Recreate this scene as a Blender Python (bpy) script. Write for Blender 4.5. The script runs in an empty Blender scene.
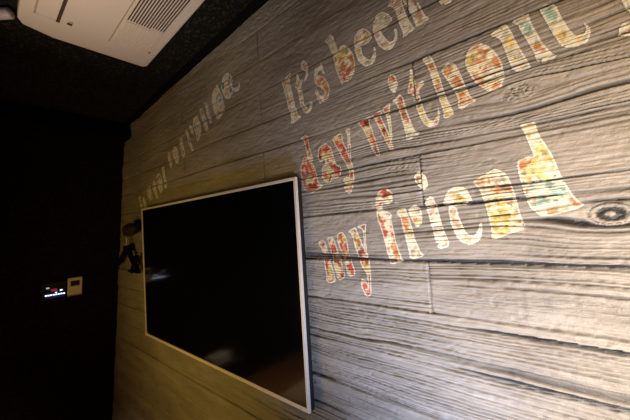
import bpy, bmesh, math, random
import numpy as np
from mathutils import Matrix, Vector

scene = bpy.context.scene
H0 = 1.55                      # camera height above the floor
YW = 0.80                      # distance from camera to the boarded wall
PHI = -0.06204427186911235     # the boards, lettering and television sit a little off level
ZC = 0.952 + H0                # ceiling height
cp, sp = math.cos(PHI), math.sin(PHI)

# ------------------------------------------------------------ camera
M = [[0.7486593345775348, 0.6539462686569694, -0.10891959630639815],
     [-0.13940438574680758, -0.005333917547268904, -0.9902211705261369],
     [-0.6481324077566839, 0.7565221920295699, 0.08716969073191128]]
cam_data = bpy.data.cameras.new('camera')
cam = bpy.data.objects.new('camera', cam_data)
scene.collection.objects.link(cam)
right, down, fwd = Vector(M[0]), Vector(M[1]), Vector(M[2])
cam.matrix_world = Matrix.Translation((0, 0, H0)) @ Matrix((right, -down, -fwd)).transposed().to_4x4()
cam_data.sensor_width = 36
cam_data.lens = 305 / 630 * 36
cam_data.clip_start = 0.02
scene.camera = cam

# ------------------------------------------------------------ world, lights, exposure
world = bpy.data.worlds.new('world'); scene.world = world; world.use_nodes = True
world.node_tree.nodes['Background'].inputs[0].default_value = (0.5, 0.5, 0.55, 1)
world.node_tree.nodes['Background'].inputs[1].default_value = 0.0
scene.view_settings.view_transform = 'Standard'
scene.view_settings.look = 'None'
scene.view_settings.gamma = 1
scene.view_settings.use_curve_mapping = False
scene.view_settings.exposure = 0.0

def area(name, loc, target, size, power, col, size_y=None, spread=180):
    d = bpy.data.lights.new(name, 'AREA'); d.energy = power; d.color = col; d.size = size
    d.spread = math.radians(spread)
    if size_y: d.shape = 'RECTANGLE'; d.size_y = size_y
    o = bpy.data.objects.new(name, d); scene.collection.objects.link(o)
    o.location = loc
    o.rotation_euler = (Vector(target) - Vector(loc)).to_track_quat('-Z', 'Y').to_euler()
    return o
# pale spotlight standing low beside the photographer, raking up over the boards
def spot(name, loc, target, angle, blend, power, col, size=0.015):
    d = bpy.data.lights.new(name, 'SPOT'); d.energy = power; d.color = col; d.shadow_soft_size = size
    d.spot_size = math.radians(angle); d.spot_blend = blend
    o = bpy.data.objects.new(name, d); scene.collection.objects.link(o); o.location = loc
    o.rotation_euler = (Vector(target) - Vector(loc)).to_track_quat('-Z', 'Y').to_euler()
spot('room_spot', (0.30, -0.05, H0 - 0.45), (-0.03, 0.8, H0 - 0.20), 77, 1.0, 108.0, (1.0, 0.88, 0.77))
# orange lamp further right and higher
area('orange_lamp', (0.75, 0.25, H0 + 0.5), (0.15, 0.8, H0 + 0.15), 0.15, 2.4, (1.0, 0.58, 0.18), spread=95)
# unseen cool fill, added to tint the boards right of the television
area('cool_fill', (-0.20, 0.36, H0 - 0.78), (-0.55, 0.8, H0 - 0.18), 0.15, 2.4, (0.36, 0.56, 1.0), spread=92)
# weak yellow light over the far end
area('amber_lamp', (-1.6, -0.6, H0 - 0.5), (-1.6, 0.8, H0 - 0.2), 0.5, 3.4, (1.0, 0.66, 0.12), spread=110)
# added upward fill, stands in for bounce onto the air conditioner
area('bounce_fill', (-1.2, -0.35, H0 - 0.4), (-1.05, 0.20, H0 + 0.92), 0.15, 1.4, (1.0, 0.84, 0.64), spread=52)
# unseen warm fill, added so the floor and table show in the screen
area('floor_fill', (-1.9, -1.0, H0 + 0.7), (-2.1, -0.8, 0.2), 0.3, 22.0, (1.0, 0.75, 0.5), spread=80)

# ------------------------------------------------------------ helpers
def tag(o, label=None, cat=None, group=None, kind=None):
    if label: o['label'] = label
    if cat: o['category'] = cat
    if group: o['group'] = group
    if kind: o['kind'] = kind
    return o

def thing(name, loc, label, cat, group=None, rot=None):
    o = bpy.data.objects.new(name, None); scene.collection.objects.link(o)
    o.empty_display_size = 0.05
    o.location = loc
    if rot: o.rotation_euler = rot
    return tag(o, label, cat, group)

def link(name, bm, mat, parent=None, smooth=False, bevel=0.0, seg=2):
    me = bpy.data.meshes.new(name)
    bmesh.ops.recalc_face_normals(bm, faces=bm.faces)
    bm.to_mesh(me); bm.free()
    if mat: me.materials.append(mat)
    if smooth: me.polygons.foreach_set('use_smooth', [True] * len(me.polygons))
    o = bpy.data.objects.new(name, me); scene.collection.objects.link(o)
    if parent: o.parent = parent
    if bevel:
        b = o.modifiers.new('bevel', 'BEVEL'); b.width = bevel; b.segments = seg; b.limit_method = 'ANGLE'
    return o

def box(bm, x0, x1, y0, y1, z0, z1):
    vs = [bm.verts.new((x, y, z)) for x in (x0, x1) for y in (y0, y1) for z in (z0, z1)]
    for f in ((0, 1, 3, 2), (4, 6, 7, 5), (0, 4, 5, 1), (2, 3, 7, 6), (0, 2, 6, 4), (1, 5, 7, 3)):
        bm.faces.new([vs[i] for i in f])

def prism(bm, pts, z0, z1):
    a = [bm.verts.new((x, y, z0)) for x, y in pts]; b = [bm.verts.new((x, y, z1)) for x, y in pts]
    bm.faces.new(a); bm.faces.new(b[::-1])
    n = len(pts)
    for i in range(n): bm.faces.new((a[i], b[i], b[(i + 1) % n], a[(i + 1) % n]))

def tube(bm, p0, p1, r, n=16, r1=None):
    p0, p1 = Vector(p0), Vector(p1); d = (p1 - p0).normalized()
    a = d.orthogonal().normalized(); b = d.cross(a); r1 = r if r1 is None else r1
    A = [bm.verts.new(p0 + r * (a * math.cos(t) + b * math.sin(t))) for t in [2 * math.pi * i / n for i in range(n)]]
    B = [bm.verts.new(p1 + r1 * (a * math.cos(t) + b * math.sin(t))) for t in [2 * math.pi * i / n for i in range(n)]]
    for i in range(n): bm.faces.new((A[i], A[(i + 1) % n], B[(i + 1) % n], B[i]))
    bm.faces.new(A[::-1]); bm.faces.new(B)

def mat(name, col, rough=0.6, metal=0.0, emit=None, spec=0.5, bump=0.0, bscale=200):
    m = bpy.data.materials.new(name); m.use_nodes = True; nt = m.node_tree
    p = nt.nodes['Principled BSDF']
    p.inputs['Base Color'].default_value = (*col, 1); p.inputs['Roughness'].default_value = rough
    p.inputs['Metallic'].default_value = metal; p.inputs['Specular IOR Level'].default_value = spec
    tc = nt.nodes.new('ShaderNodeTexCoord'); nz = nt.nodes.new('ShaderNodeTexNoise')
    nz.inputs['Scale'].default_value = bscale; nt.links.new(tc.outputs['Object'], nz.inputs['Vector'])
    mr = nt.nodes.new('ShaderNodeMapRange'); mr.inputs[3].default_value = max(0, rough - 0.06); mr.inputs[4].default_value = min(1, rough + 0.06)
    nt.links.new(nz.outputs['Fac'], mr.inputs[0]); nt.links.new(mr.outputs[0], p.inputs['Roughness'])
    if bump:
        b = nt.nodes.new('ShaderNodeBump'); b.inputs['Strength'].default_value = bump; b.inputs['Distance'].default_value = 0.002
        nt.links.new(nz.outputs['Fac'], b.inputs['Height']); nt.links.new(b.outputs['Normal'], p.inputs['Normal'])
    if emit:
        p.inputs['Emission Color'].default_value = (*emit[0], 1); p.inputs['Emission Strength'].default_value = emit[1]
    return m

def speckle(name, base, spot, scale, thr=0.62):
    m = bpy.data.materials.new(name); m.use_nodes = True; nt = m.node_tree; L = nt.links.new
    p = nt.nodes['Principled BSDF']; p.inputs['Roughness'].default_value = 0.9; p.inputs['Specular IOR Level'].default_value = 0.15
    tc = nt.nodes.new('ShaderNodeTexCoord')
    n1 = nt.nodes.new('ShaderNodeTexNoise'); n1.inputs['Scale'].default_value = scale; n1.inputs['Detail'].default_value = 3
    L(tc.outputs['Object'], n1.inputs['Vector'])
    r = nt.nodes.new('ShaderNodeValToRGB'); r.color_ramp.elements[0].position = thr - 0.1; r.color_ramp.elements[0].color = (*base, 1)
    r.color_ramp.elements[1].position = thr + 0.12; r.color_ramp.elements[1].color = (*spot, 1)
    L(n1.outputs['Fac'], r.inputs[0]); L(r.outputs[0], p.inputs['Base Color'])
    b = nt.nodes.new('ShaderNodeBump'); b.inputs['Strength'].default_value = 0.8; b.inputs['Distance'].default_value = 0.004
    L(n1.outputs['Fac'], b.inputs['Height']); L(b.outputs['Normal'], p.inputs['Normal'])
    return m

M_ceiling = speckle('black_sprayed_ceiling', (0.006, 0.005, 0.003), (0.045, 0.036, 0.02), 85)
M_back = speckle('black_speckled_wall', (0.004, 0.003, 0.002), (0.018, 0.010, 0.007), 60)
M_black = mat('matte_black_trim', (0.003, 0.003, 0.003), 0.9, spec=0.1)
M_dark = mat('dark_brown_paint', (0.02, 0.014, 0.01), 0.8, bump=0.2)
M_white = mat('warm_white_plastic', (0.60, 0.50, 0.43), 0.45)
M_slot = mat('dark_slot', (0.05, 0.025, 0.012), 0.8)
M_seam = mat('brown_seam', (0.36, 0.25, 0.17), 0.8)
M_silver = mat('brushed_silver', (0.80, 0.72, 0.66), 0.42, metal=0.25)
M_screen = mat('black_glass_screen', (0.002, 0.002, 0.002), 0.10, spec=0.5)
M_housing = mat('black_plastic', (0.006, 0.006, 0.006), 0.6)

# ------------------------------------------------------------ the boarded wall
SEAMS = [0.553 + 0.131 * k for k in range(4, 0, -1)] + [0.553, 0.425, 0.308, 0.168, 0.030, -0.118, -0.250, -0.385] + [-0.385 - 0.135 * k for k in range(1, 12)]
SE = np.array(SEAMS[::-1])

def hsh(i, j, s):
    i = np.asarray(i).astype(np.int64); j = np.asarray(j).astype(np.int64); s = np.asarray(s).astype(np.int64)
    h = (i * 374761393 + j * 668265263 + s * 2147483647 * 7 + s * 97531) & 0xffffffff
    h = ((h ^ (h >> 13)) * 1274126177) & 0xffffffff
    h = ((h ^ (h >> 16)) * 2246822519) & 0xffffffff
    return ((h ^ (h >> 15)) & 0xffffff) / float(0xffffff)

def noise(x, y, s=0):
    xi = np.floor(x); yi = np.floor(y); fx = x - xi; fy = y - yi
    fx = fx * fx * (3 - 2 * fx); fy = fy * fy * (3 - 2 * fy)
    a = hsh(xi, yi, s); b = hsh(xi + 1, yi, s); c = hsh(xi, yi + 1, s); d = hsh(xi + 1, yi + 1, s)
    return (a + (b - a) * fx) * (1 - fy) + (c + (d - c) * fx) * fy

def sstep(a, b, x):
    t = np.clip((x - a) / (b - a), 0, 1); return t * t * (3 - 2 * t)

KNOTS = [(-0.078, 0.262, 0.022, 0.013), (0.045, -0.015, 0.026, 0.016), (-0.55, -0.03, 0.020, 0.010), (-1.15, 0.36, 0.02, 0.010)]
JOINTS = {0: (-0.31, -1.62), 1: (-0.948, -2.24)}

def relief(u, v):
    """height of the wall surface towards the room (m) and a 0..1 stain value"""
    u = np.asarray(u, float); v = np.asarray(v, float)
    vw = v + 0.005 * (noise(u * 2.3, v * 0 + 7, 3) - 0.5) + 0.0015 * (noise(u * 30, v * 0 + 3, 5) - 0.5)
    b = np.clip(np.searchsorted(SE, vw), 1, len(SE) - 1)
    lo, hi = SE[b - 1], SE[b]
    par = (b + 1) % 2
    seg = np.zeros_like(u); jd = np.full_like(u, 9.0)
    for q in (0, 1):
        for jx in JOINTS[q]:
            mq = par == q
            mq = mq & (v > -0.27)
            seg = seg + (mq & (u > jx)) * 1.0
            jd = np.where(mq, np.minimum(jd, np.abs(u - jx)), jd)
    sid = b * 7 + seg * 3 + 11
    # flow of the grain
    ph = v + 0.030 * (noise(u * 1.7, v * 5.0, 31) - 0.5) + 0.010 * (noise(u * 5.0, v * 14.0, sid) - 0.5) + 0.0025 * (noise(u * 22, v * 50, sid) - 0.5)
    ring = np.zeros_like(u)
    for (uk, vk, a, c) in KNOTS:
        r2 = ((u - uk) / (a * 4.5)) ** 2 + ((v - vk) / (c * 3.0)) ** 2
        ph = ph - 0.85 * (v - vk) * np.exp(-r2)
        r = np.sqrt(((u - uk) / a) ** 2 + ((v - vk) / c) ** 2)
        w = np.exp(-r ** 4)
        ph = ph * (1 - w) + w * (r * 0.045)
        ring = np.maximum(ring, w)
    su = u * 0.9
    cyc = ph * (70 + 60 * hsh(b, seg, 44)) + 2.2 * noise(ph * 33, su * 0.5, sid) + 0.5 * noise(ph * 120, su * 2, sid + 1)
    k = np.floor(cyc); fr = cyc - k
    lw = hsh(k, sid, 5)                                    # each growth ring has its own strength
    wd = 0.12 + 0.20 * lw
    dist = np.minimum(fr, 1 - fr)
    near_k = np.where(fr < 0.5, k, k + 1)
    ls = 0.25 + 0.75 * hsh(near_k, sid, 6)
    ls = ls * sstep(0.15, 0.6, noise(u * 4.0, near_k * 1.7, sid + 3) * 0.75 + 0.25 * noise(u * 30, near_k * 1.3, sid + 7))
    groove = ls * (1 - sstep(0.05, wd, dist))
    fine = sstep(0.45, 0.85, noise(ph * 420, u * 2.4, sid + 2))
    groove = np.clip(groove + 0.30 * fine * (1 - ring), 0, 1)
    crack = sstep(0.81, 0.90, noise(ph * 60, u * 1.3, sid + 9))
    # how strongly the board is weathered, varying over the wall
    m = noise(u * 1.6, v * 9.0, sid + 4)
    m2 = noise(u * 6, v * 26, sid + 5)
    amp = 0.12 + 1.15 * sstep(0.30, 0.68, m * 0.6 + m2 * 0.4)
    right_side = sstep(-0.98, -0.36, u - 0.6 * v)      # the boards are worn smooth towards the far end and the top
    amp = amp * (0.14 + 0.86 * right_side)
    h = -0.0066 * amp * groove + 0.0012 * amp * fr - 0.0042 * crack * (0.3 + 0.7 * right_side)
    h = h + 0.0050 * (noise(u * 5.0, v * 12.0, sid + 6) - 0.5) + 0.0022 * (noise(u * 40, v * 90, 77) - 0.5) + 0.0012 * (noise(u * 120, v * 200, 78) - 0.5) - 0.0015 * sstep(0.72, 0.9, noise(u * 55, v * 120, 79))
    h = h + 0.004 * (hsh(b, seg, 41) - 0.5)
    h = h + (v - (lo + hi) / 2) * 0.03 * (hsh(b, seg, 42) - 0.5)
    # seams between the boards and the butt joints
    d = np.minimum(vw - lo, hi - vw)
    sw = 0.0028 + 0.0030 * noise(u * 9, b * 3.1, 8)
    seam = 1 - sstep(sw * 0.35, sw, d)
    seam = seam * (0.35 + 0.65 * sstep(0.25, 0.6, noise(u * 5, b * 2.7, 19)))
    jn = 1 - sstep(0.0010, 0.0030, jd)
    h = h - 0.0065 * seam - 0.004 * jn
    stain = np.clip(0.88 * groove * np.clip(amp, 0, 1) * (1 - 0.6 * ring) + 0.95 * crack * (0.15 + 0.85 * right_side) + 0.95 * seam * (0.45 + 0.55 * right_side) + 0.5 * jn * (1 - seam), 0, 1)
    return h, stain

def grid_wall():
    xs = np.concatenate([np.linspace(0, 0.60, 200, endpoint=False), np.linspace(0.60, 1, 134)])  # placeholder parameter, remapped below
    near = np.arange(0.55, -1.05, -0.003); far = np.arange(-1.05, -2.3, -0.008)
    X = np.concatenate([near, far])[::-1]
    nl = 70                                    # columns that fan out to the leaning corner
    zs = np.concatenate([np.arange(-1.55, -0.78, 0.010), np.arange(-0.78, 0.952, 0.002), [0.952]])
    Z, XX = np.meshgrid(zs, X, indexing='ij')
    xl = -2.50 + (Z[:, :1] - 0.842) * 0.288
    t = np.linspace(0, 1, nl, endpoint=False)[None, :]
    left = xl + (X[0] - xl) * t
    XA = np.concatenate([left, XX], axis=1); ZA = np.repeat(zs[:, None], XA.shape[1], axis=1)
    U = XA * cp + ZA * sp; V = -XA * sp + ZA * cp
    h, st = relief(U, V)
    nz, nx = XA.shape
    co = np.stack([XA, YW - h, ZA + H0], axis=-1).reshape(-1, 3)
    i = (np.arange(nz - 1)[:, None] * nx + np.arange(nx - 1)[None, :]).reshape(-1)
    F = np.stack([i, i + 1, i + nx + 1, i + nx], axis=1).astype(np.int32)
    me = bpy.data.meshes.new('wall_right')
    me.vertices.add(len(co)); me.vertices.foreach_set('co', co.ravel())
    me.loops.add(F.size); me.loops.foreach_set('vertex_index', F.ravel())
    me.polygons.add(len(F)); me.polygons.foreach_set('loop_start', np.arange(len(F), dtype=np.int32) * 4)
    try: me.polygons.foreach_set('loop_total', np.full(len(F), 4, dtype=np.int32))
    except Exception: pass
    me.polygons.foreach_set('use_smooth', np.ones(len(F), dtype=bool))
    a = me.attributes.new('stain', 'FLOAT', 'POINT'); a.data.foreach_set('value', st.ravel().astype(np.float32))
    uv = me.attributes.new('board', 'FLOAT_VECTOR', 'POINT')
    uv.data.foreach_set('vector', np.stack([U, V, U * 0], axis=-1).reshape(-1).astype(np.float32))
    me.update(calc_edges=True); me.validate()
    o = bpy.data.objects.new('wall_right', me); scene.collection.objects.link(o)
    return o

def wood_material():
    m = bpy.data.materials.new('weathered_grey_boards'); m.use_nodes = True; nt = m.node_tree; L = nt.links.new; N = nt.nodes.new
    p = nt.nodes['Principled BSDF']; p.inputs['Roughness'].default_value = 0.5; p.inputs['Specular IOR Level'].default_value = 0.4
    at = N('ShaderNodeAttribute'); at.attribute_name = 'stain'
    bd = N('ShaderNodeAttribute'); bd.attribute_name = 'board'
    mp = N('ShaderNodeMapping'); mp.inputs['Scale'].default_value = (2.2, 9, 1); L(bd.outputs['Vector'], mp.inputs['Vector'])
    n1 = N('ShaderNodeTexNoise'); n1.inputs['Scale'].default_value = 1.5; n1.inputs['Detail'].default_value = 4; L(mp.outputs[0], n1.inputs['Vector'])
    r = N('ShaderNodeValToRGB')
    e = r.color_ramp.elements; e[0].position = 0.3; e[0].color = (*C_WOOD[0], 1); e[1].position = 0.7; e[1].color = (*C_WOOD[1], 1)
    L(n1.outputs['Fac'], r.inputs[0])
    mp2 = N('ShaderNodeMapping'); mp2.inputs['Scale'].default_value = (12, 260, 1); L(bd.outputs['Vector'], mp2.inputs['Vector'])
    n2 = N('ShaderNodeTexNoise'); n2.inputs['Scale'].default_value = 1.0; n2.inputs['Detail'].default_value = 3; L(mp2.outputs[0], n2.inputs['Vector'])
    mr = N('ShaderNodeMapRange'); mr.inputs[1].default_value = 0.3; mr.inputs[2].default_value = 0.7; mr.inputs[3].default_value = 0.78; mr.inputs[4].default_value = 1.15
    L(n2.outputs['Fac'], mr.inputs[0])
    mul = N('ShaderNodeVectorMath'); mul.operation = 'SCALE'; L(r.outputs[0], mul.inputs[0]); L(mr.outputs[0], mul.inputs['Scale'])
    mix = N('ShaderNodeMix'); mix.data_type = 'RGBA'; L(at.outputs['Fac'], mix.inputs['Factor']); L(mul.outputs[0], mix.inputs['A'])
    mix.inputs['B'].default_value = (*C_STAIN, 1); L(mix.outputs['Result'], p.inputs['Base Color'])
    n3 = N('ShaderNodeTexNoise'); n3.inputs['Scale'].default_value = 260; n3.inputs['Detail'].default_value = 3; L(bd.outputs['Vector'], n3.inputs['Vector'])
    add = N('ShaderNodeMath'); add.operation = 'ADD'; L(n3.outputs['Fac'], add.inputs[0]); L(n2.outputs['Fac'], add.inputs[1])
    b = N('ShaderNodeBump'); b.inputs['Strength'].default_value = 0.6; b.inputs['Distance'].default_value = 0.002
    L(add.outputs[0], b.inputs['Height']); L(b.outputs['Normal'], p.inputs['Normal'])
    return m
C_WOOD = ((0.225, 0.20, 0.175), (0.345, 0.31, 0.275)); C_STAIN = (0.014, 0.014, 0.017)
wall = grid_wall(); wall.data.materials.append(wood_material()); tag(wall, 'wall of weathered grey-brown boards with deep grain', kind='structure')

# ------------------------------------------------------------ rest of the room
LB = -3.1919                                   # foot of the leaning back wall
def bx_at(z): return -2.50 + (z - 0.842) * 0.288
def plane_struct(name, bm, m, label, **k):
    o = link(name, bm, m, **k); return tag(o, label, kind='structure')
bm = bmesh.new(); box(bm, -3.6, 2.2, -1.9, YW + 0.1, -0.1, 0.0); M_floor = mat('brown_wood_floor', (0.20, 0.09, 0.035), 0.45, bscale=12)
plane_struct('floor', bm, M_floor, 'brown floor')
bm = bmesh.new(); box(bm, -3.6, 2.2, -1.9, 0.756, ZC, ZC + 0.1)
plane_struct('ceiling', bm, M_ceiling, 'black speckled sprayed ceiling')
bm = bmesh.new(); box(bm, -2.46, 0.55, 0.756, YW - 0.004, ZC - 0.002, ZC + 0.1)
plane_struct('trim_1', bm, M_black, 'plain black strip between ceiling and boarded wall')
bm = bmesh.new()                                # back wall, its top leaning into the room
zt, zb = 0.952, -1.55
P = [(bx_at(zb), zb + H0), (bx_at(zt), zt + H0), (bx_at(zt) - 0.3, zt + H0), (bx_at(zb) - 0.3, zb + H0)]
a = [bm.verts.new((x, -1.9, z)) for x, z in P]; b = [bm.verts.new((x, YW, z)) for x, z in P]
bm.faces.new(a); bm.faces.new(b[::-1])
for i in range(4): bm.faces.new((a[i], b[i], b[(i + 1) % 4], a[(i + 1) % 4]))
plane_struct('wall_back', bm, M_back, 'black speckled end wall, leaning slightly')
bm = bmesh.new(); box(bm, -2.47, -2.335, -1.9, YW - 0.012, 0.842 + H0, ZC - 0.001)
plane_struct('trim_2', bm, M_black, 'black box beam along top of the black end wall')
bm = bmesh.new(); box(bm, -3.6, 2.2, -2.0, -1.9, 0, ZC); plane_struct('wall_left', bm, M_dark, 'dark brown wall')
bm = bmesh.new(); box(bm, 2.2, 2.3, -2.0, YW + 0.1, 0, ZC); plane_struct('wall_front', bm, M_dark, 'dark brown wall')
bm = bmesh.new(); box(bm, 0.55, 2.2, YW, YW + 0.1, 0, ZC); plane_struct('wall_far_right', bm, M_dark, 'dark brown wall')

# ------------------------------------------------------------ television
def to_world(u, v, y=YW): return (u * cp - v * sp, y, u * sp + v * cp + H0)
TU, TV_, TW, TH = -2.1310, 0.1690, 1.3975, 0.8020
tv = thing('television', to_world(TU + TW / 2, TV_ - TH / 2, YW - 0.02), 'large flat television with thin silver frame mounted on the boarded wall', 'television', rot=(0, -PHI, 0))
YF = -0.024                                      # front of the set, local
hw, hh = TW / 2, TH / 2
bm = bmesh.new(); bz = 0.011
for (x0, x1, z0, z1) in ((-hw, hw, hh - bz, hh), (-hw, hw, -hh, -hh + bz * 1.35), (-hw, -hw + bz, -hh + bz * 1.35, hh - bz), (hw - bz, hw, -hh + bz * 1.35, hh - bz)):
    box(bm, x0, x1, YF, YF + 0.011, z0, z1)
link('bezel', bm, M_silver, tv, bevel=0.0012)
bm = bmesh.new(); box(bm, -hw + bz - 0.001, hw - bz + 0.001, YF + 0.003, YF + 0.010, -hh + bz * 1.35 - 0.001, hh - bz + 0.001)
link('screen', bm, M_screen, tv)
bm = bmesh.new(); box(bm, -hw + 0.001, hw - 0.001, YF + 0.0105, YF + 0.032, -hh + 0.001, hh - 0.001)
link('back_housing', bm, M_housing, tv, bevel=0.003)
bm = bmesh.new(); box(bm, -0.2, 0.2, YF + 0.031, YF + 0.042, -0.15, 0.15)
link('wall_mount', bm, M_housing, tv)
bm = bmesh.new(); box(bm, -hw - 0.002, -hw + 0.020, YF - 0.002, YF + 0.013, -hh - 0.001, -hh + 0.022)
link('corner_cap', bm, M_silver, tv, bevel=0.002)

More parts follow.
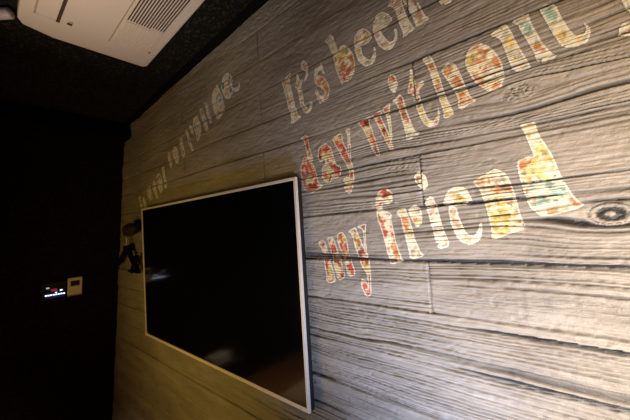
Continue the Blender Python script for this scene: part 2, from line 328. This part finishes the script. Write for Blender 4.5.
# outlines of the painted letters on the wall, in mm: (word, letter, print, outlines)
GLYPHS = [
('been','I',0,[[(-815,549),(-794,554),(-765,567),(-776,541),(-759,461),(-746,398),(-726,390),(-785,376),(-776,395),(-792,465),(-808,532)]]),
('been','t',0,[[(-734,552),(-723,520),(-705,517),(-715,506),(-719,500),(-712,452),(-709,422),(-697,412),(-683,417),(-680,429),(-674,421),(-678,403),(-694,392),(-711,400),(-726,430),(-735,496),(-749,504),(-739,521)]]),
('been',"'",0,[[(-709,582),(-697,584),(-684,562),(-684,547),(-679,528),(-690,516),(-702,509),(-687,531),(-691,546),(-703,550),(-712,567)]]),
('been','s',1,[[(-654,500),(-655,522),(-641,536),(-622,533),(-620,547),(-608,498),(-623,521),(-638,522),(-641,507),(-616,494),(-596,463),(-592,438),(-605,419),(-625,413),(-634,416),(-638,408),(-645,431),(-653,452),(-651,464),(-641,458),(-642,445),(-628,430),(-611,432),(-612,448),(-634,468),(-651,483)]]),
('been','b',1,[[(-601,610),(-570,623),(-559,587),(-550,554),(-572,554),(-587,600)],[(-568,548),(-550,552),(-538,567),(-521,563),(-499,535),(-489,499),(-495,462),(-513,445),(-537,449),(-541,439),(-547,458),(-561,504)]]),
('been','e',0,[[(-487,558),(-482,576),(-465,586),(-449,583),(-432,564),(-424,541),(-438,533),(-479,537),(-485,544)],[(-487,538),(-463,532),(-464,511),(-447,485),(-433,479),(-423,491),(-419,514),(-415,496),(-421,474),(-437,463),(-456,469),(-476,494)]]),
('been','e',0,[[(-420,562),(-417,585),(-404,603),(-388,604),(-371,590),(-357,566),(-373,557),(-401,558),(-416,552)],[(-416,550),(-395,549),(-387,528),(-373,506),(-358,502),(-351,515),(-352,534),(-345,527),(-349,502),(-366,484),(-384,488),(-405,512)]]),
('been','n',0,[[(-367,611),(-350,627),(-331,625),(-326,597),(-317,556),(-300,513),(-295,509),(-330,500),(-327,508),(-337,549),(-346,592),(-356,604)],[(-327,622),(-304,618),(-294,596),(-280,569),(-266,526),(-256,519),(-262,512),(-292,512),(-290,516),(-301,556),(-318,593)]]),
('a','a',0,[[(-228,563),(-226,543),(-216,530),(-206,529),(-197,535),(-189,553),(-206,574),(-222,575)]]),
('day','d',2,[[(-738,314),(-706,318),(-700,281),(-684,220),(-706,231),(-714,270),(-719,299)],[(-744,221),(-723,245),(-702,228),(-683,203),(-669,141),(-649,129),(-698,109),(-702,118),(-725,116),(-737,137),(-749,180)]]),
('day','a',2,[[(-662,226),(-655,258),(-625,270),(-602,247),(-588,187),(-572,187),(-570,165),(-587,142),(-606,152),(-615,137),(-632,135),(-651,159),(-648,191),(-626,203),(-633,221),(-651,208)]]),
('day','y',2,[[(-596,280),(-556,288),(-555,261),(-539,221),(-532,195),(-524,182),(-521,139),(-531,99),(-543,89),(-558,105),(-560,117),(-545,112),(-537,117),(-537,166),(-556,200),(-575,241)],[(-544,296),(-524,296),(-527,285),(-527,237),(-529,197),(-535,208),(-534,281)],[(-561,139),(-549,145),(-535,136),(-533,123),(-548,118),(-560,127)]]),
('without','w',2,[[(-495,305),(-448,313),(-455,298),(-440,242),(-426,188),(-437,189),(-455,226),(-477,284)],[(-447,313),(-409,320),(-417,304),(-397,251),(-382,195),(-391,195),(-414,249),(-435,302)],[(-407,323),(-384,333),(-388,317),(-385,273),(-386,223),(-391,243),(-396,307),(-406,313)]]),
('without','i',1,[[(-383,400),(-371,412),(-359,397),(-356,372),(-369,356),(-380,374)],[(-377,336),(-347,347),(-336,290),(-319,234),(-303,225),(-344,213),(-341,222),(-354,295),(-364,326)]]),
('without','t',1,[[(-315,410),(-307,375),(-305,356),(-283,361),(-283,351),(-301,340),(-292,294),(-281,256),(-265,245),(-252,261),(-252,279),(-249,261),(-255,239),(-273,233),(-289,244),(-304,280),(-314,337),(-330,344),(-320,368)]]),
('without','h',3,[[(-282,419),(-259,418),(-243,358),(-231,296),(-217,257),(-216,250),(-240,246),(-237,264),(-255,331),(-267,391)],[(-235,369),(-224,383),(-206,377),(-196,353),(-184,307),(-175,278),(-163,269),(-188,263),(-197,256),(-203,267),(-201,286),(-211,316),(-227,349)]]),
('without','o',3,[[(-180,361),(-174,394),(-148,403),(-126,383),(-108,346),(-103,304),(-114,281),(-134,281),(-161,311)]]),
('without','u',4,[[(-124,409),(-94,422),(-87,410),(-74,364),(-57,315),(-55,305),(-84,310),(-92,342),(-102,390),(-110,401)],[(-80,422),(-51,427),(-48,403),(-32,351),(-20,325),(-8,313),(-40,311),(-47,346),(-64,392),(-68,409)]]),
('without','t',4,[[(-29,421),(-21,430),(-5,421),(2,390),(11,362),(22,339),(37,338),(40,351),(37,361),(44,343),(38,323),(21,322),(3,327),(-8,353),(-21,396)]]),
('you','y',4,[[(87,389),(94,390),(101,368),(110,347),(109,335),(99,351),(95,362),(91,376)],[(85,333),(97,331),(110,325),(108,308),(95,310),(82,314)]]),
('my','m',2,[[(-685,-62),(-656,-55),(-640,-112),(-621,-185),(-624,-192),(-656,-200),(-661,-141),(-666,-91)],[(-644,-48),(-618,-45),(-596,-111),(-580,-176),(-610,-187),(-624,-133),(-632,-76)],[(-603,-38),(-580,-30),(-565,-49),(-558,-110),(-538,-163),(-567,-173),(-579,-118),(-596,-70)]]),
('my','y',2,[[(-557,-29),(-526,-17),(-520,-40),(-500,-83),(-485,-125),(-487,-179),(-489,-221),(-507,-229),(-521,-195),(-519,-174),(-503,-183),(-495,-205),(-495,-160),(-513,-139),(-531,-83),(-544,-36)],[(-524,-16),(-489,-8),(-493,-21),(-494,-63),(-492,-118),(-499,-106),(-499,-24)]]),
('friend','f',1,[[(-451,47),(-446,78),(-419,94),(-397,76),(-398,51),(-414,45),(-428,51),(-435,30),(-404,17),(-407,2),(-398,-54),(-383,-109),(-377,-116),(-416,-127),(-419,-110),(-434,-38),(-448,1),(-450,20)]]),
('friend','r',1,[[(-390,19),(-364,32),(-354,6),(-341,-55),(-326,-94),(-317,-100),(-356,-112),(-358,-83),(-369,-33),(-377,8)],[(-353,24),(-333,37),(-317,18),(-317,-10),(-331,-26),(-345,-2)]]),
('friend','i',0,[[(-329,111),(-315,125),(-296,106),(-293,85),(-305,72),(-325,96)],[(-304,44),(-286,54),(-278,32),(-266,-30),(-250,-73),(-277,-83),(-285,-56),(-297,2)]]),
('friend','e',0,[[(-256,38),(-245,61),(-227,71),(-203,65),(-191,32),(-193,26),(-257,26)],[(-248,22),(-231,22),(-225,-9),(-212,-45),(-194,-54),(-183,-40),(-177,-18),(-176,-37),(-184,-62),(-203,-71),(-224,-65),(-241,-32)]]),
('friend','n',3,[[(-186,77),(-160,90),(-137,101),(-117,86),(-106,47),(-99,-6),(-91,-38),(-123,-47),(-156,-62),(-154,-41),(-163,21),(-172,61)]]),
('friend','d',4,[[(-83,190),(-57,190),(-55,165),(-34,114),(-22,62),(-5,19),(10,3),(-58,-15),(-79,8),(-90,65),(-94,110),(-75,116),(-61,113),(-70,150),(-76,173)]]),
('Go','G',5,[[(-1301,623),(-1291,669),(-1250,697),(-1224,640),(-1210,595),(-1204,566),(-1227,535),(-1265,525),(-1293,571)]]),
('Go','o',5,[[(-1216,671),(-1206,709),(-1170,719),(-1143,702),(-1127,667),(-1137,644),(-1121,629),(-1084,622),(-1085,645),(-1076,635),(-1082,612),(-1112,612),(-1127,627),(-1152,596),(-1186,601),(-1207,634)]]),
('you2','y',5,[[(-1588,554),(-1569,553),(-1541,492),(-1507,431),(-1528,431),(-1553,467),(-1584,539)],[(-1544,565),(-1520,570),(-1499,518),(-1518,512)]]),
('you2','o',5,[[(-1499,562),(-1487,595),(-1452,598),(-1430,562),(-1425,517),(-1436,485),(-1464,465),(-1482,514)]]),
('you2','u',5,[[(-1424,625),(-1391,620),(-1366,536),(-1354,499),(-1378,497),(-1398,544)],[(-1373,640),(-1349,641),(-1331,577),(-1321,524),(-1343,538)]]),
('let','l',5,[[(-1817,480),(-1784,478),(-1759,385),(-1792,381)]]),
('let','e',5,[[(-1761,484),(-1717,499),(-1689,469),(-1675,399),(-1706,390),(-1744,441)]]),
('let','t',5,[[(-1670,517),(-1636,537),(-1626,493),(-1604,423),(-1634,410),(-1649,460)]]),
('never','n',5,[[(-2287,263),(-2254,270),(-2222,208),(-2224,184),(-2267,200)],[(-2218,250),(-2186,259),(-2152,201),(-2163,185),(-2198,194)]]),
('never','e',5,[[(-2134,300),(-2091,318),(-2058,274),(-2048,227),(-2092,214),(-2126,258)]]),
('never','v',5,[[(-2052,336),(-2010,342),(-1977,264),(-1954,217),(-1993,232),(-2029,282)]]),
('never','e',5,[[(-1987,361),(-1940,377),(-1910,339),(-1890,270),(-1918,246),(-1960,296)]]),
('never','r',5,[[(-1904,404),(-1873,410),(-1854,347),(-1836,274),(-1865,273),(-1884,340)]]),
]

# ------------------------------------------------------------ painted lettering
def floral(name, cols, base, edge=(0.68, 0.63, 0.54), scale=26.0, cover=0.5):
    m = bpy.data.materials.new(name); m.use_nodes = True; nt = m.node_tree; L = nt.links.new; N = nt.nodes.new
    p = nt.nodes['Principled BSDF']; p.inputs['Roughness'].default_value = 0.55
    bd = N('ShaderNodeAttribute'); bd.attribute_name = 'board'
    nw = N('ShaderNodeTexNoise'); nw.inputs['Scale'].default_value = 45; nw.inputs['Detail'].default_value = 2; L(bd.outputs['Vector'], nw.inputs['Vector'])
    ad = N('ShaderNodeMix'); ad.data_type = 'RGBA'; ad.blend_type = 'LINEAR_LIGHT'; ad.inputs['Factor'].default_value = 0.012
    L(bd.outputs['Vector'], ad.inputs['A']); L(nw.outputs['Color'], ad.inputs['B'])
    vo = N('ShaderNodeTexVoronoi'); vo.inputs['Scale'].default_value = scale; L(ad.outputs['Result'], vo.inputs['Vector'])
    sep = N('ShaderNodeSeparateColor'); L(vo.outputs['Color'], sep.inputs[0])
    r = N('ShaderNodeValToRGB'); r.color_ramp.interpolation = 'CONSTANT'
    e = r.color_ramp.elements
    n = len(cols)
    e[0].position = 0; e[0].color = (*cols[0], 1); e[1].position = 1 / n; e[1].color = (*cols[1], 1)
    for i in range(2, n): q = e.new(i / n); q.color = (*cols[i], 1)
    L(sep.outputs[0], r.inputs[0])
    v2 = N('ShaderNodeTexVoronoi'); v2.inputs['Scale'].default_value = scale * 4.5; L(ad.outputs['Result'], v2.inputs['Vector'])
    s2 = N('ShaderNodeSeparateColor'); L(v2.outputs['Color'], s2.inputs[0])
    hv = N('ShaderNodeMapRange'); hv.inputs[1].default_value = 0; hv.inputs[2].default_value = 1; hv.inputs[3].default_value = 0.55; hv.inputs[4].default_value = 1.25; L(s2.outputs[1], hv.inputs[0])
    sc = N('ShaderNodeVectorMath'); sc.operation = 'SCALE'; L(r.outputs[0], sc.inputs[0]); L(hv.outputs[0], sc.inputs['Scale'])
    n3 = N('ShaderNodeTexNoise'); n3.inputs['Scale'].default_value = 42; n3.inputs['Detail'].default_value = 4; L(bd.outputs['Vector'], n3.inputs['Vector'])
    f3 = N('ShaderNodeMapRange'); f3.inputs[1].default_value = cover - 0.05; f3.inputs[2].default_value = cover + 0.07; L(n3.outputs['Fac'], f3.inputs[0])
    mx = N('ShaderNodeMix'); mx.data_type = 'RGBA'; L(f3.outputs[0], mx.inputs['Factor']); L(sc.outputs[0], mx.inputs['A']); mx.inputs['B'].default_value = (*base, 1)
    ed = N('ShaderNodeAttribute'); ed.attribute_name = 'rim'
    m2 = N('ShaderNodeMix'); m2.data_type = 'RGBA'; L(ed.outputs['Fac'], m2.inputs['Factor']); L(mx.outputs['Result'], m2.inputs['A']); m2.inputs['B'].default_value = (*edge, 1)
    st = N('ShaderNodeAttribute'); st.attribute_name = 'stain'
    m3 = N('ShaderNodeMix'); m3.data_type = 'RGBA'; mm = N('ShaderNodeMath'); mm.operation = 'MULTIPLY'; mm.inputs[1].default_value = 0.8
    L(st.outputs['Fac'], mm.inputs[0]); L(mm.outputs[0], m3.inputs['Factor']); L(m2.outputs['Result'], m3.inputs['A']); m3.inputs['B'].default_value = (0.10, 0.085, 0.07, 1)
    L(m3.outputs['Result'], p.inputs['Base Color'])
    return m
CRM, RED, DRED, ORG, YEL, TEAL, GRN, LIL, BLU, PCH = (0.62, 0.57, 0.44), (0.52, 0.09, 0.06), (0.24, 0.035, 0.025), (0.52, 0.22, 0.09), (0.60, 0.47, 0.17), (0.30, 0.42, 0.36), (0.36, 0.36, 0.16), (0.30, 0.26, 0.38), (0.10, 0.24, 0.34), (0.58, 0.38, 0.28)
FL = [floral('pale_floral_print', [CRM, PCH, CRM, YEL, CRM, PCH], (0.80, 0.74, 0.60), edge=(0.78, 0.73, 0.62)),
      floral('orange_floral_print', [ORG, YEL, CRM, RED, ORG, CRM], (0.74, 0.68, 0.48), cover=0.51, scale=20),
      floral('red_floral_print', [RED, DRED, ORG, YEL, RED, RED], (0.64, 0.56, 0.34), cover=0.53, scale=34),
      floral('yellow_floral_print', [YEL, ORG, YEL, ORG, CRM], (0.70, 0.63, 0.44), edge=(0.66, 0.61, 0.52)),
      floral('teal_and_yellow_floral_print', [YEL, TEAL, CRM, TEAL, ORG, YEL], (0.62, 0.58, 0.46), edge=(0.64, 0.60, 0.52)),
      floral('faded_lilac_floral_print', [LIL, CRM, BLU, PCH, CRM], (0.62, 0.62, 0.62), edge=(0.66, 0.66, 0.68), cover=0.50)]

def chaikin(p):
    o = []
    for i in range(len(p)):
        a, b = np.array(p[i]), np.array(p[(i + 1) % len(p)])
        o += [a * 0.82 + b * 0.18, a * 0.18 + b * 0.82]
    return np.array(o)

def inside_and_dist(px_, py_, poly):
    ins = np.zeros(px_.shape, bool); dist = np.full(px_.shape, 9.0)
    n = len(poly)
    for i in range(n):
        x0, y0 = poly[i]; x1, y1 = poly[(i + 1) % n]
        c = ((y0 > py_) != (y1 > py_)) & (px_ < (x1 - x0) * (py_ - y0) / (y1 - y0 + 1e-12) + x0)
        ins ^= c
        dx, dy = x1 - x0, y1 - y0
        t = np.clip(((px_ - x0) * dx + (py_ - y0) * dy) / (dx * dx + dy * dy + 1e-12), 0, 1)
        dist = np.minimum(dist, np.hypot(px_ - x0 - t * dx, py_ - y0 - t * dy))
    return ins, dist

def paint_letter(parent, polys, pal, far):
    ps = [chaikin([(a / 1000, b / 1000) for a, b in p]) for p in polys]
    allp = np.concatenate(ps); (u0, v0), (u1, v1) = allp.min(0) - 0.002, allp.max(0) + 0.002
    du, dv = (0.0045, 0.003) if far else (0.0015, 0.0012)
    us = np.arange(u0, u1 + du, du); vs = np.arange(v0, v1 + dv, dv)
    cu, cv = np.meshgrid((us[:-1] + us[1:]) / 2, (vs[:-1] + vs[1:]) / 2, indexing='ij')
    keep = np.zeros(cu.shape, bool); dist = np.zeros(cu.shape)
    for p in ps:
        i, d = inside_and_dist(cu, cv, p); keep |= i | (d < (0.0015 if not far else 0.0012)); dist = np.where(i, np.maximum(dist, d), dist)
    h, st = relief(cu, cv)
    wear = noise(cu * 160, cv * 160, 91) * 0.5 + noise(cu * 60, cv * 70, 92) * 0.5
    keep &= ~((st > 0.72) & (wear > 0.38)) & (wear < 0.83)
    gu, gv = np.meshgrid(us, vs, indexing='ij'); hg, sg = relief(gu, gv)
    nu, nv = gu.shape
    ii, jj = np.nonzero(keep)
    F = np.stack([ii * nv + jj, (ii + 1) * nv + jj, (ii + 1) * nv + jj + 1, ii * nv + jj + 1], axis=1)
    used, inv = np.unique(F, return_inverse=True); inv = inv.reshape(F.shape)
    U, V, Hh = gu.ravel()[used], gv.ravel()[used], hg.ravel()[used]
    co = np.stack([U * cp - V * sp, YW - Hh - (0.0022 if far else 0.0012), U * sp + V * cp + H0], axis=1)
    org = np.array(parent.location); co = co - org
    me = bpy.data.meshes.new('letter'); me.from_pydata(co.tolist(), [], inv.tolist())
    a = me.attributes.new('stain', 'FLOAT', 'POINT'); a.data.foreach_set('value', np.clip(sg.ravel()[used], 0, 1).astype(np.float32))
    # distance to the painted outline, per vertex
    dd = np.zeros(len(U))
    for p in ps:
        i, d = inside_and_dist(U, V, p); dd = np.where(i, np.maximum(dd, d), dd)
    rw = 0.006 if far else 0.0026
    a = me.attributes.new('rim', 'FLOAT', 'POINT'); a.data.foreach_set('value', (1 - np.clip((dd - rw * 0.4) / (rw * 0.6), 0, 1)).astype(np.float32))
    a = me.attributes.new('board', 'FLOAT_VECTOR', 'POINT'); a.data.foreach_set('vector', np.stack([U, V, U * 0], axis=1).ravel().astype(np.float32))
    me.polygons.foreach_set('use_smooth', [True] * len(me.polygons))
    me.materials.append(FL[pal])
    o = bpy.data.objects.new('letter', me); scene.collection.objects.link(o); o.parent = parent
    return o

WORDS = {
 'been': ('painted words "It\'s been" in cream stencil lettering, top line right of the dark ceiling edge', 'lettering'),
 'a': ('bottom of a cream painted letter cut off by the top of the photo', 'lettering'),
 'day': ('painted word "day" in deep red and olive floral print above the television corner', 'lettering'),
 'without': ('long painted word "without" running from red letters to yellow ones', 'lettering'),
 'you': ('painted letter with teal foot cut off by the right edge of the photo', 'lettering'),
 'my': ('painted word "my" in red floral print just right of the television', 'lettering'),
 'friend': ('large painted word "friend", the brightest, in the lowest line of lettering', 'lettering'),
 'Go': ('painted word "Go" with blue foot, topmost of the dim lettering above the television', 'lettering'),
 'you2': ('dim painted word "you" between "let" and "Go" above the television', 'lettering'),
 'let': ('dim lilac painted word "let" between "never" and "you" above the television', 'lettering'),
 'never': ('dim painted word "never" rising from the television\'s far top corner', 'lettering')}
roots = {}
for w, l, pal, polys in GLYPHS:
    if w not in roots:
        a0, b0 = polys[0][0]
        roots[w] = thing('painted_word', to_world(a0 / 1000, b0 / 1000), WORDS[w][0], WORDS[w][1], 'painted words on the boarded wall')
    paint_letter(roots[w], polys, pal, far=polys[0][0][0] < -1200)

# ------------------------------------------------------------ ceiling air conditioner
zb = H0 + 0.92
ac = thing('air_conditioner', (-0.95, 0.36, ZC), 'cream ceiling cassette air conditioner with slotted grille', 'air conditioner')
def acbm(): return bmesh.new()
def L_(o): o.location = -Vector(ac.location); return o
bm = acbm()
prism(bm, [(-1.455, 0.137), (-1.484, 0.152), (-1.511, 0.245), (-1.512, 0.585), (-1.493, 0.600), (-0.30, 0.600), (-0.30, 0.134), (-1.40, 0.134)], zb, ZC - 0.0005)
L_(link('body', bm, M_white, ac, bevel=0.006, seg=3))
bm = acbm(); box(bm, -1.378, -0.42, 0.178, 0.236, zb - 0.005, zb - 0.0003)
L_(link('air_flap', bm, M_white, ac, bevel=0.0015))
bm = acbm(); box(bm, -1.384, -0.415, 0.173, 0.1775, zb - 0.0012, zb + 0.001); box(bm, -1.384, -1.379, 0.173, 0.236, zb - 0.0012, zb + 0.001)
L_(link('flap_seam', bm, M_seam, ac))
bm = acbm(); box(bm, -1.392, -0.41, 0.2365, 0.2475, zb - 0.0012, zb + 0.001)
L_(link('outlet_slot', bm, M_slot, ac))
bm = acbm(); box(bm, -1.397, -0.40, 0.4095, 0.4135, zb - 0.0012, zb + 0.001)
L_(link('panel_seam', bm, M_seam, ac))
g = link('grille', (lambda b: (box(b, -1.388, -0.40, 0.418, 0.562, zb - 0.003, zb - 0.0003), b)[1])(acbm()), M_white, ac, bevel=0.0008); L_(g)
ns = 14
for k in range(ns):
    y = 0.424 + k * 0.0098
    xe = -1.212 if k < 9 else -1.20
    bm = acbm(); box(bm, xe, -0.42, y, y + 0.0046, zb - 0.0040, zb - 0.0029)
    o = link('slot', bm, M_slot, ac); L_(o)
    bm = acbm(); box(bm, -1.380, xe - 0.008, y + 0.0004, y + 0.0046, zb - 0.0068, zb - 0.0029)
    o = link('rib', bm, M_white, ac, bevel=0.001); L_(o)
bm = acbm(); box(bm, -1.383, -1.371, 0.268, 0.284, zb - 0.003, zb - 0.0003)
L_(link('sensor', bm, M_slot, ac, bevel=0.001))
bm = acbm(); box(bm, -1.366, -1.360, 0.272, 0.285, zb - 0.0015, zb - 0.0003)
L_(link('sensor', bm, M_seam, ac))
bm = acbm(); box(bm, -1.377, -1.368, 0.560, 0.566, zb - 0.006, zb - 0.002)
L_(link('latch', bm, M_seam, ac))
# pipe beside the cassette, added in place of a pinkish glow there
bm = bmesh.new(); tube(bm, (-1.452, 0.118, ZC - 0.024), (-1.95, -0.37, ZC - 0.024), 0.019, 20)
pipe = link('glow_pipe', bm, mat('pinkish_satin_metal', (0.85, 0.66, 0.62), 0.4, metal=0.3), smooth=True)
tag(pipe, 'short satin metal pipe in place of a pinkish glow beside the air conditioner', 'pipe')

# ------------------------------------------------------------ controls on the end wall
tilt = math.atan(0.288)
def wall_spot(y, z): return (bx_at(z), y, z + H0)
n_ = Vector((1, 0, -0.288)).normalized(); up_ = Vector((0.288, 0, 1)).normalized(); yy = Vector((0, 1, 0))
def back_thing(name, y, z, label, cat):
    o = thing(name, (0, 0, 0), label, cat)
    R = Matrix((yy, up_, n_)).transposed()      # local x = along wall, y = up, z = out
    o.matrix_world = Matrix.Translation(wall_spot(y, z)) @ R.to_4x4()
    return o
M_ctl = mat('ivory_plastic', (0.85, 0.76, 0.70), 0.5, emit=None)
ct = back_thing('thermostat', 0.5255, -0.1625, 'small ivory wall controller with dark display on the black end wall', 'thermostat')
bm = bmesh.new(); box(bm, -0.041, 0.041, -0.064, 0.066, 0, 0.014); link('body', bm, M_ctl, ct, bevel=0.003)
bm = bmesh.new(); box(bm, -0.026, 0.026, 0.008, 0.046, 0.0135, 0.0155); link('display', bm, mat('brown_lcd', (0.035, 0.018, 0.015), 0.3), ct)
bm = bmesh.new(); box(bm, -0.038, 0.038, -0.061, -0.056, 0.0135, 0.0150); link('lower_edge', bm, mat('dull_red_strip', (0.28, 0.12, 0.12), 0.5), ct)
pn = back_thing('control_panel', 0.415, -0.170, 'black touch panel with a lit row of small keys left of the ivory controller', 'control panel')
bm = bmesh.new(); box(bm, -0.066, 0.060, -0.055, 0.060, 0, 0.012); link('body', bm, M_housing, pn, bevel=0.003)
M_led = mat('blue_white_light', (0.5, 0.6, 1.0), 0.4, emit=((0.62, 0.75, 1.0), 2.2)); M_led2 = mat('dim_white_light', (0.5, 0.5, 0.5), 0.4, emit=((0.8, 0.85, 0.9), 0.45))
M_led3 = mat('dim_red_light', (0.3, 0.05, 0.08), 0.4, emit=((0.9, 0.12, 0.2), 0.16)); M_glow = mat('deep_blue_light', (0.02, 0.03, 0.2), 0.4, emit=((0.05, 0.08, 0.8), 0.06))
for k in range(8):
    x = -0.047 + k * 0.0137
    bm = bmesh.new(); box(bm, x - 0.0050, x + 0.0050, -0.0305, -0.0215, 0.0115, 0.0135); link('key', bm, M_led, pn)
for (x, y, s, m_) in ((-0.038, 0.026, 0.008, M_led2), (0.033, 0.000, 0.007, M_led), (0.006, -0.012, 0.005, M_led)):
    bm = bmesh.new(); box(bm, x - s, x + s, y - s * 0.6, y + s * 0.6, 0.0115, 0.0132); link('indicator', bm, m_, pn)
bm = bmesh.new(); box(bm, -0.022, 0.012, -0.002, 0.016, 0.0115, 0.0128); link('indicator', bm, M_led3, pn)
bm = bmesh.new(); box(bm, -0.045, 0.050, -0.048, -0.036, 0.0115, 0.0126); link('key_glow', bm, M_glow, pn)  # blue glow under the lit keys, drawn as a faintly emissive strip

# ------------------------------------------------------------ black bracket and dark red ornament past the television
br = thing('wall_bracket', (-2.41, YW - 0.004, H0 + 0.02), 'black angled metal bracket on the wall beyond the television', 'bracket')
def arm(p, q, r=0.018):
    b = bmesh.new(); tube(b, p, q, r, 10); return b
for (p, q, r) in (((-0.03, -0.03, 0.05), (-0.24, -0.035, -0.07), 0.015), ((-0.03, -0.03, 0.05), (0.17, -0.04, -0.12), 0.017), ((-0.02, -0.03, -0.115), (0.19, -0.035, -0.125), 0.009), ((0.16, -0.035, -0.02), (0.05, -0.035, -0.12), 0.016)):
    link('arm', arm(p, q, r), M_black, br, smooth=False)
bm = bmesh.new(); box(bm, -0.075, 0.020, -0.045, 0.0, 0.025, 0.065); link('mount_plate', bm, M_black, br, bevel=0.006)
bm = bmesh.new(); tube(bm, (-0.02, -0.035, 0.063), (-0.02, -0.035, 0.118), 0.006, 8); link('pin', bm, mat('dull_brass', (0.6, 0.55, 0.42), 0.4, metal=0.3), br)
bm = bmesh.new()
bmesh.ops.create_uvsphere(bm, u_segments=24, v_segments=14, radius=1.0)
for v in bm.verts:
    v.co = Vector((v.co.x * 0.095, v.co.y * 0.040, v.co.z * 0.045))
M_dred = mat('dark_red_fabric', (0.014, 0.002, 0.002), 0.8, bump=0.3)
cap = thing('hanging_cap', (-2.30, YW - 0.055, H0 + 0.185), 'dark red rounded cap-like object on the wall above the black bracket', 'cap')
link('crown', bm, M_dred, cap, smooth=True)
bm = bmesh.new(); tube(bm, (0, 0.0, -0.026), (0, 0.0, -0.034), 0.088, 24, 0.082)
for v in bm.verts: v.co.y *= 0.40
link('band', bm, M_dred, cap, smooth=False)

# ------------------------------------------------------------ furniture seen only as reflections in the screen
tb = thing('low_table', (-1.52, -0.12, 0), 'low tan wooden table in the room facing the television', 'table')
M_tan = mat('tan_wood', (0.62, 0.46, 0.30), 0.5, bscale=20)
bm = bmesh.new(); box(bm, -0.3, 0.3, -0.35, 0.15, 0.40, 0.44); link('tabletop', bm, M_tan, tb, bevel=0.005)
for sx in (-0.26, 0.26):
    for sy in (-0.31, 0.11):
        bm = bmesh.new(); box(bm, sx - 0.02, sx + 0.02, sy - 0.02, sy + 0.02, 0, 0.40); link('leg', bm, M_dark, tb)

st = thing('side_stand', (-2.60, 0.0, 0), 'dark slim stand by the black end wall, seen only as a reflection', 'stand')
bm = bmesh.new(); box(bm, -0.12, 0.12, -0.14, 0.14, 0.50, 0.53); link('top', bm, M_dark, st, bevel=0.003)
for sx in (-0.10, 0.10):
    for sy in (-0.12, 0.12):
        bm = bmesh.new(); box(bm, sx - 0.012, sx + 0.012, sy - 0.012, sy + 0.012, 0, 0.50); link('leg', bm, M_dark, st)
wb = thing('tissue_box', (-2.60, 0.03, 0.53), 'small white box on the dark stand, reflected low in the screen', 'box')
bm = bmesh.new(); box(bm, -0.06, 0.06, -0.09, 0.09, 0, 0.07); link('carton', bm, mat('white_card', (0.8, 0.76, 0.7), 0.6), wb, bevel=0.003)
bm = bmesh.new(); box(bm, -0.010, 0.010, -0.05, 0.05, 0.0695, 0.0725); link('opening', bm, M_slot, wb)
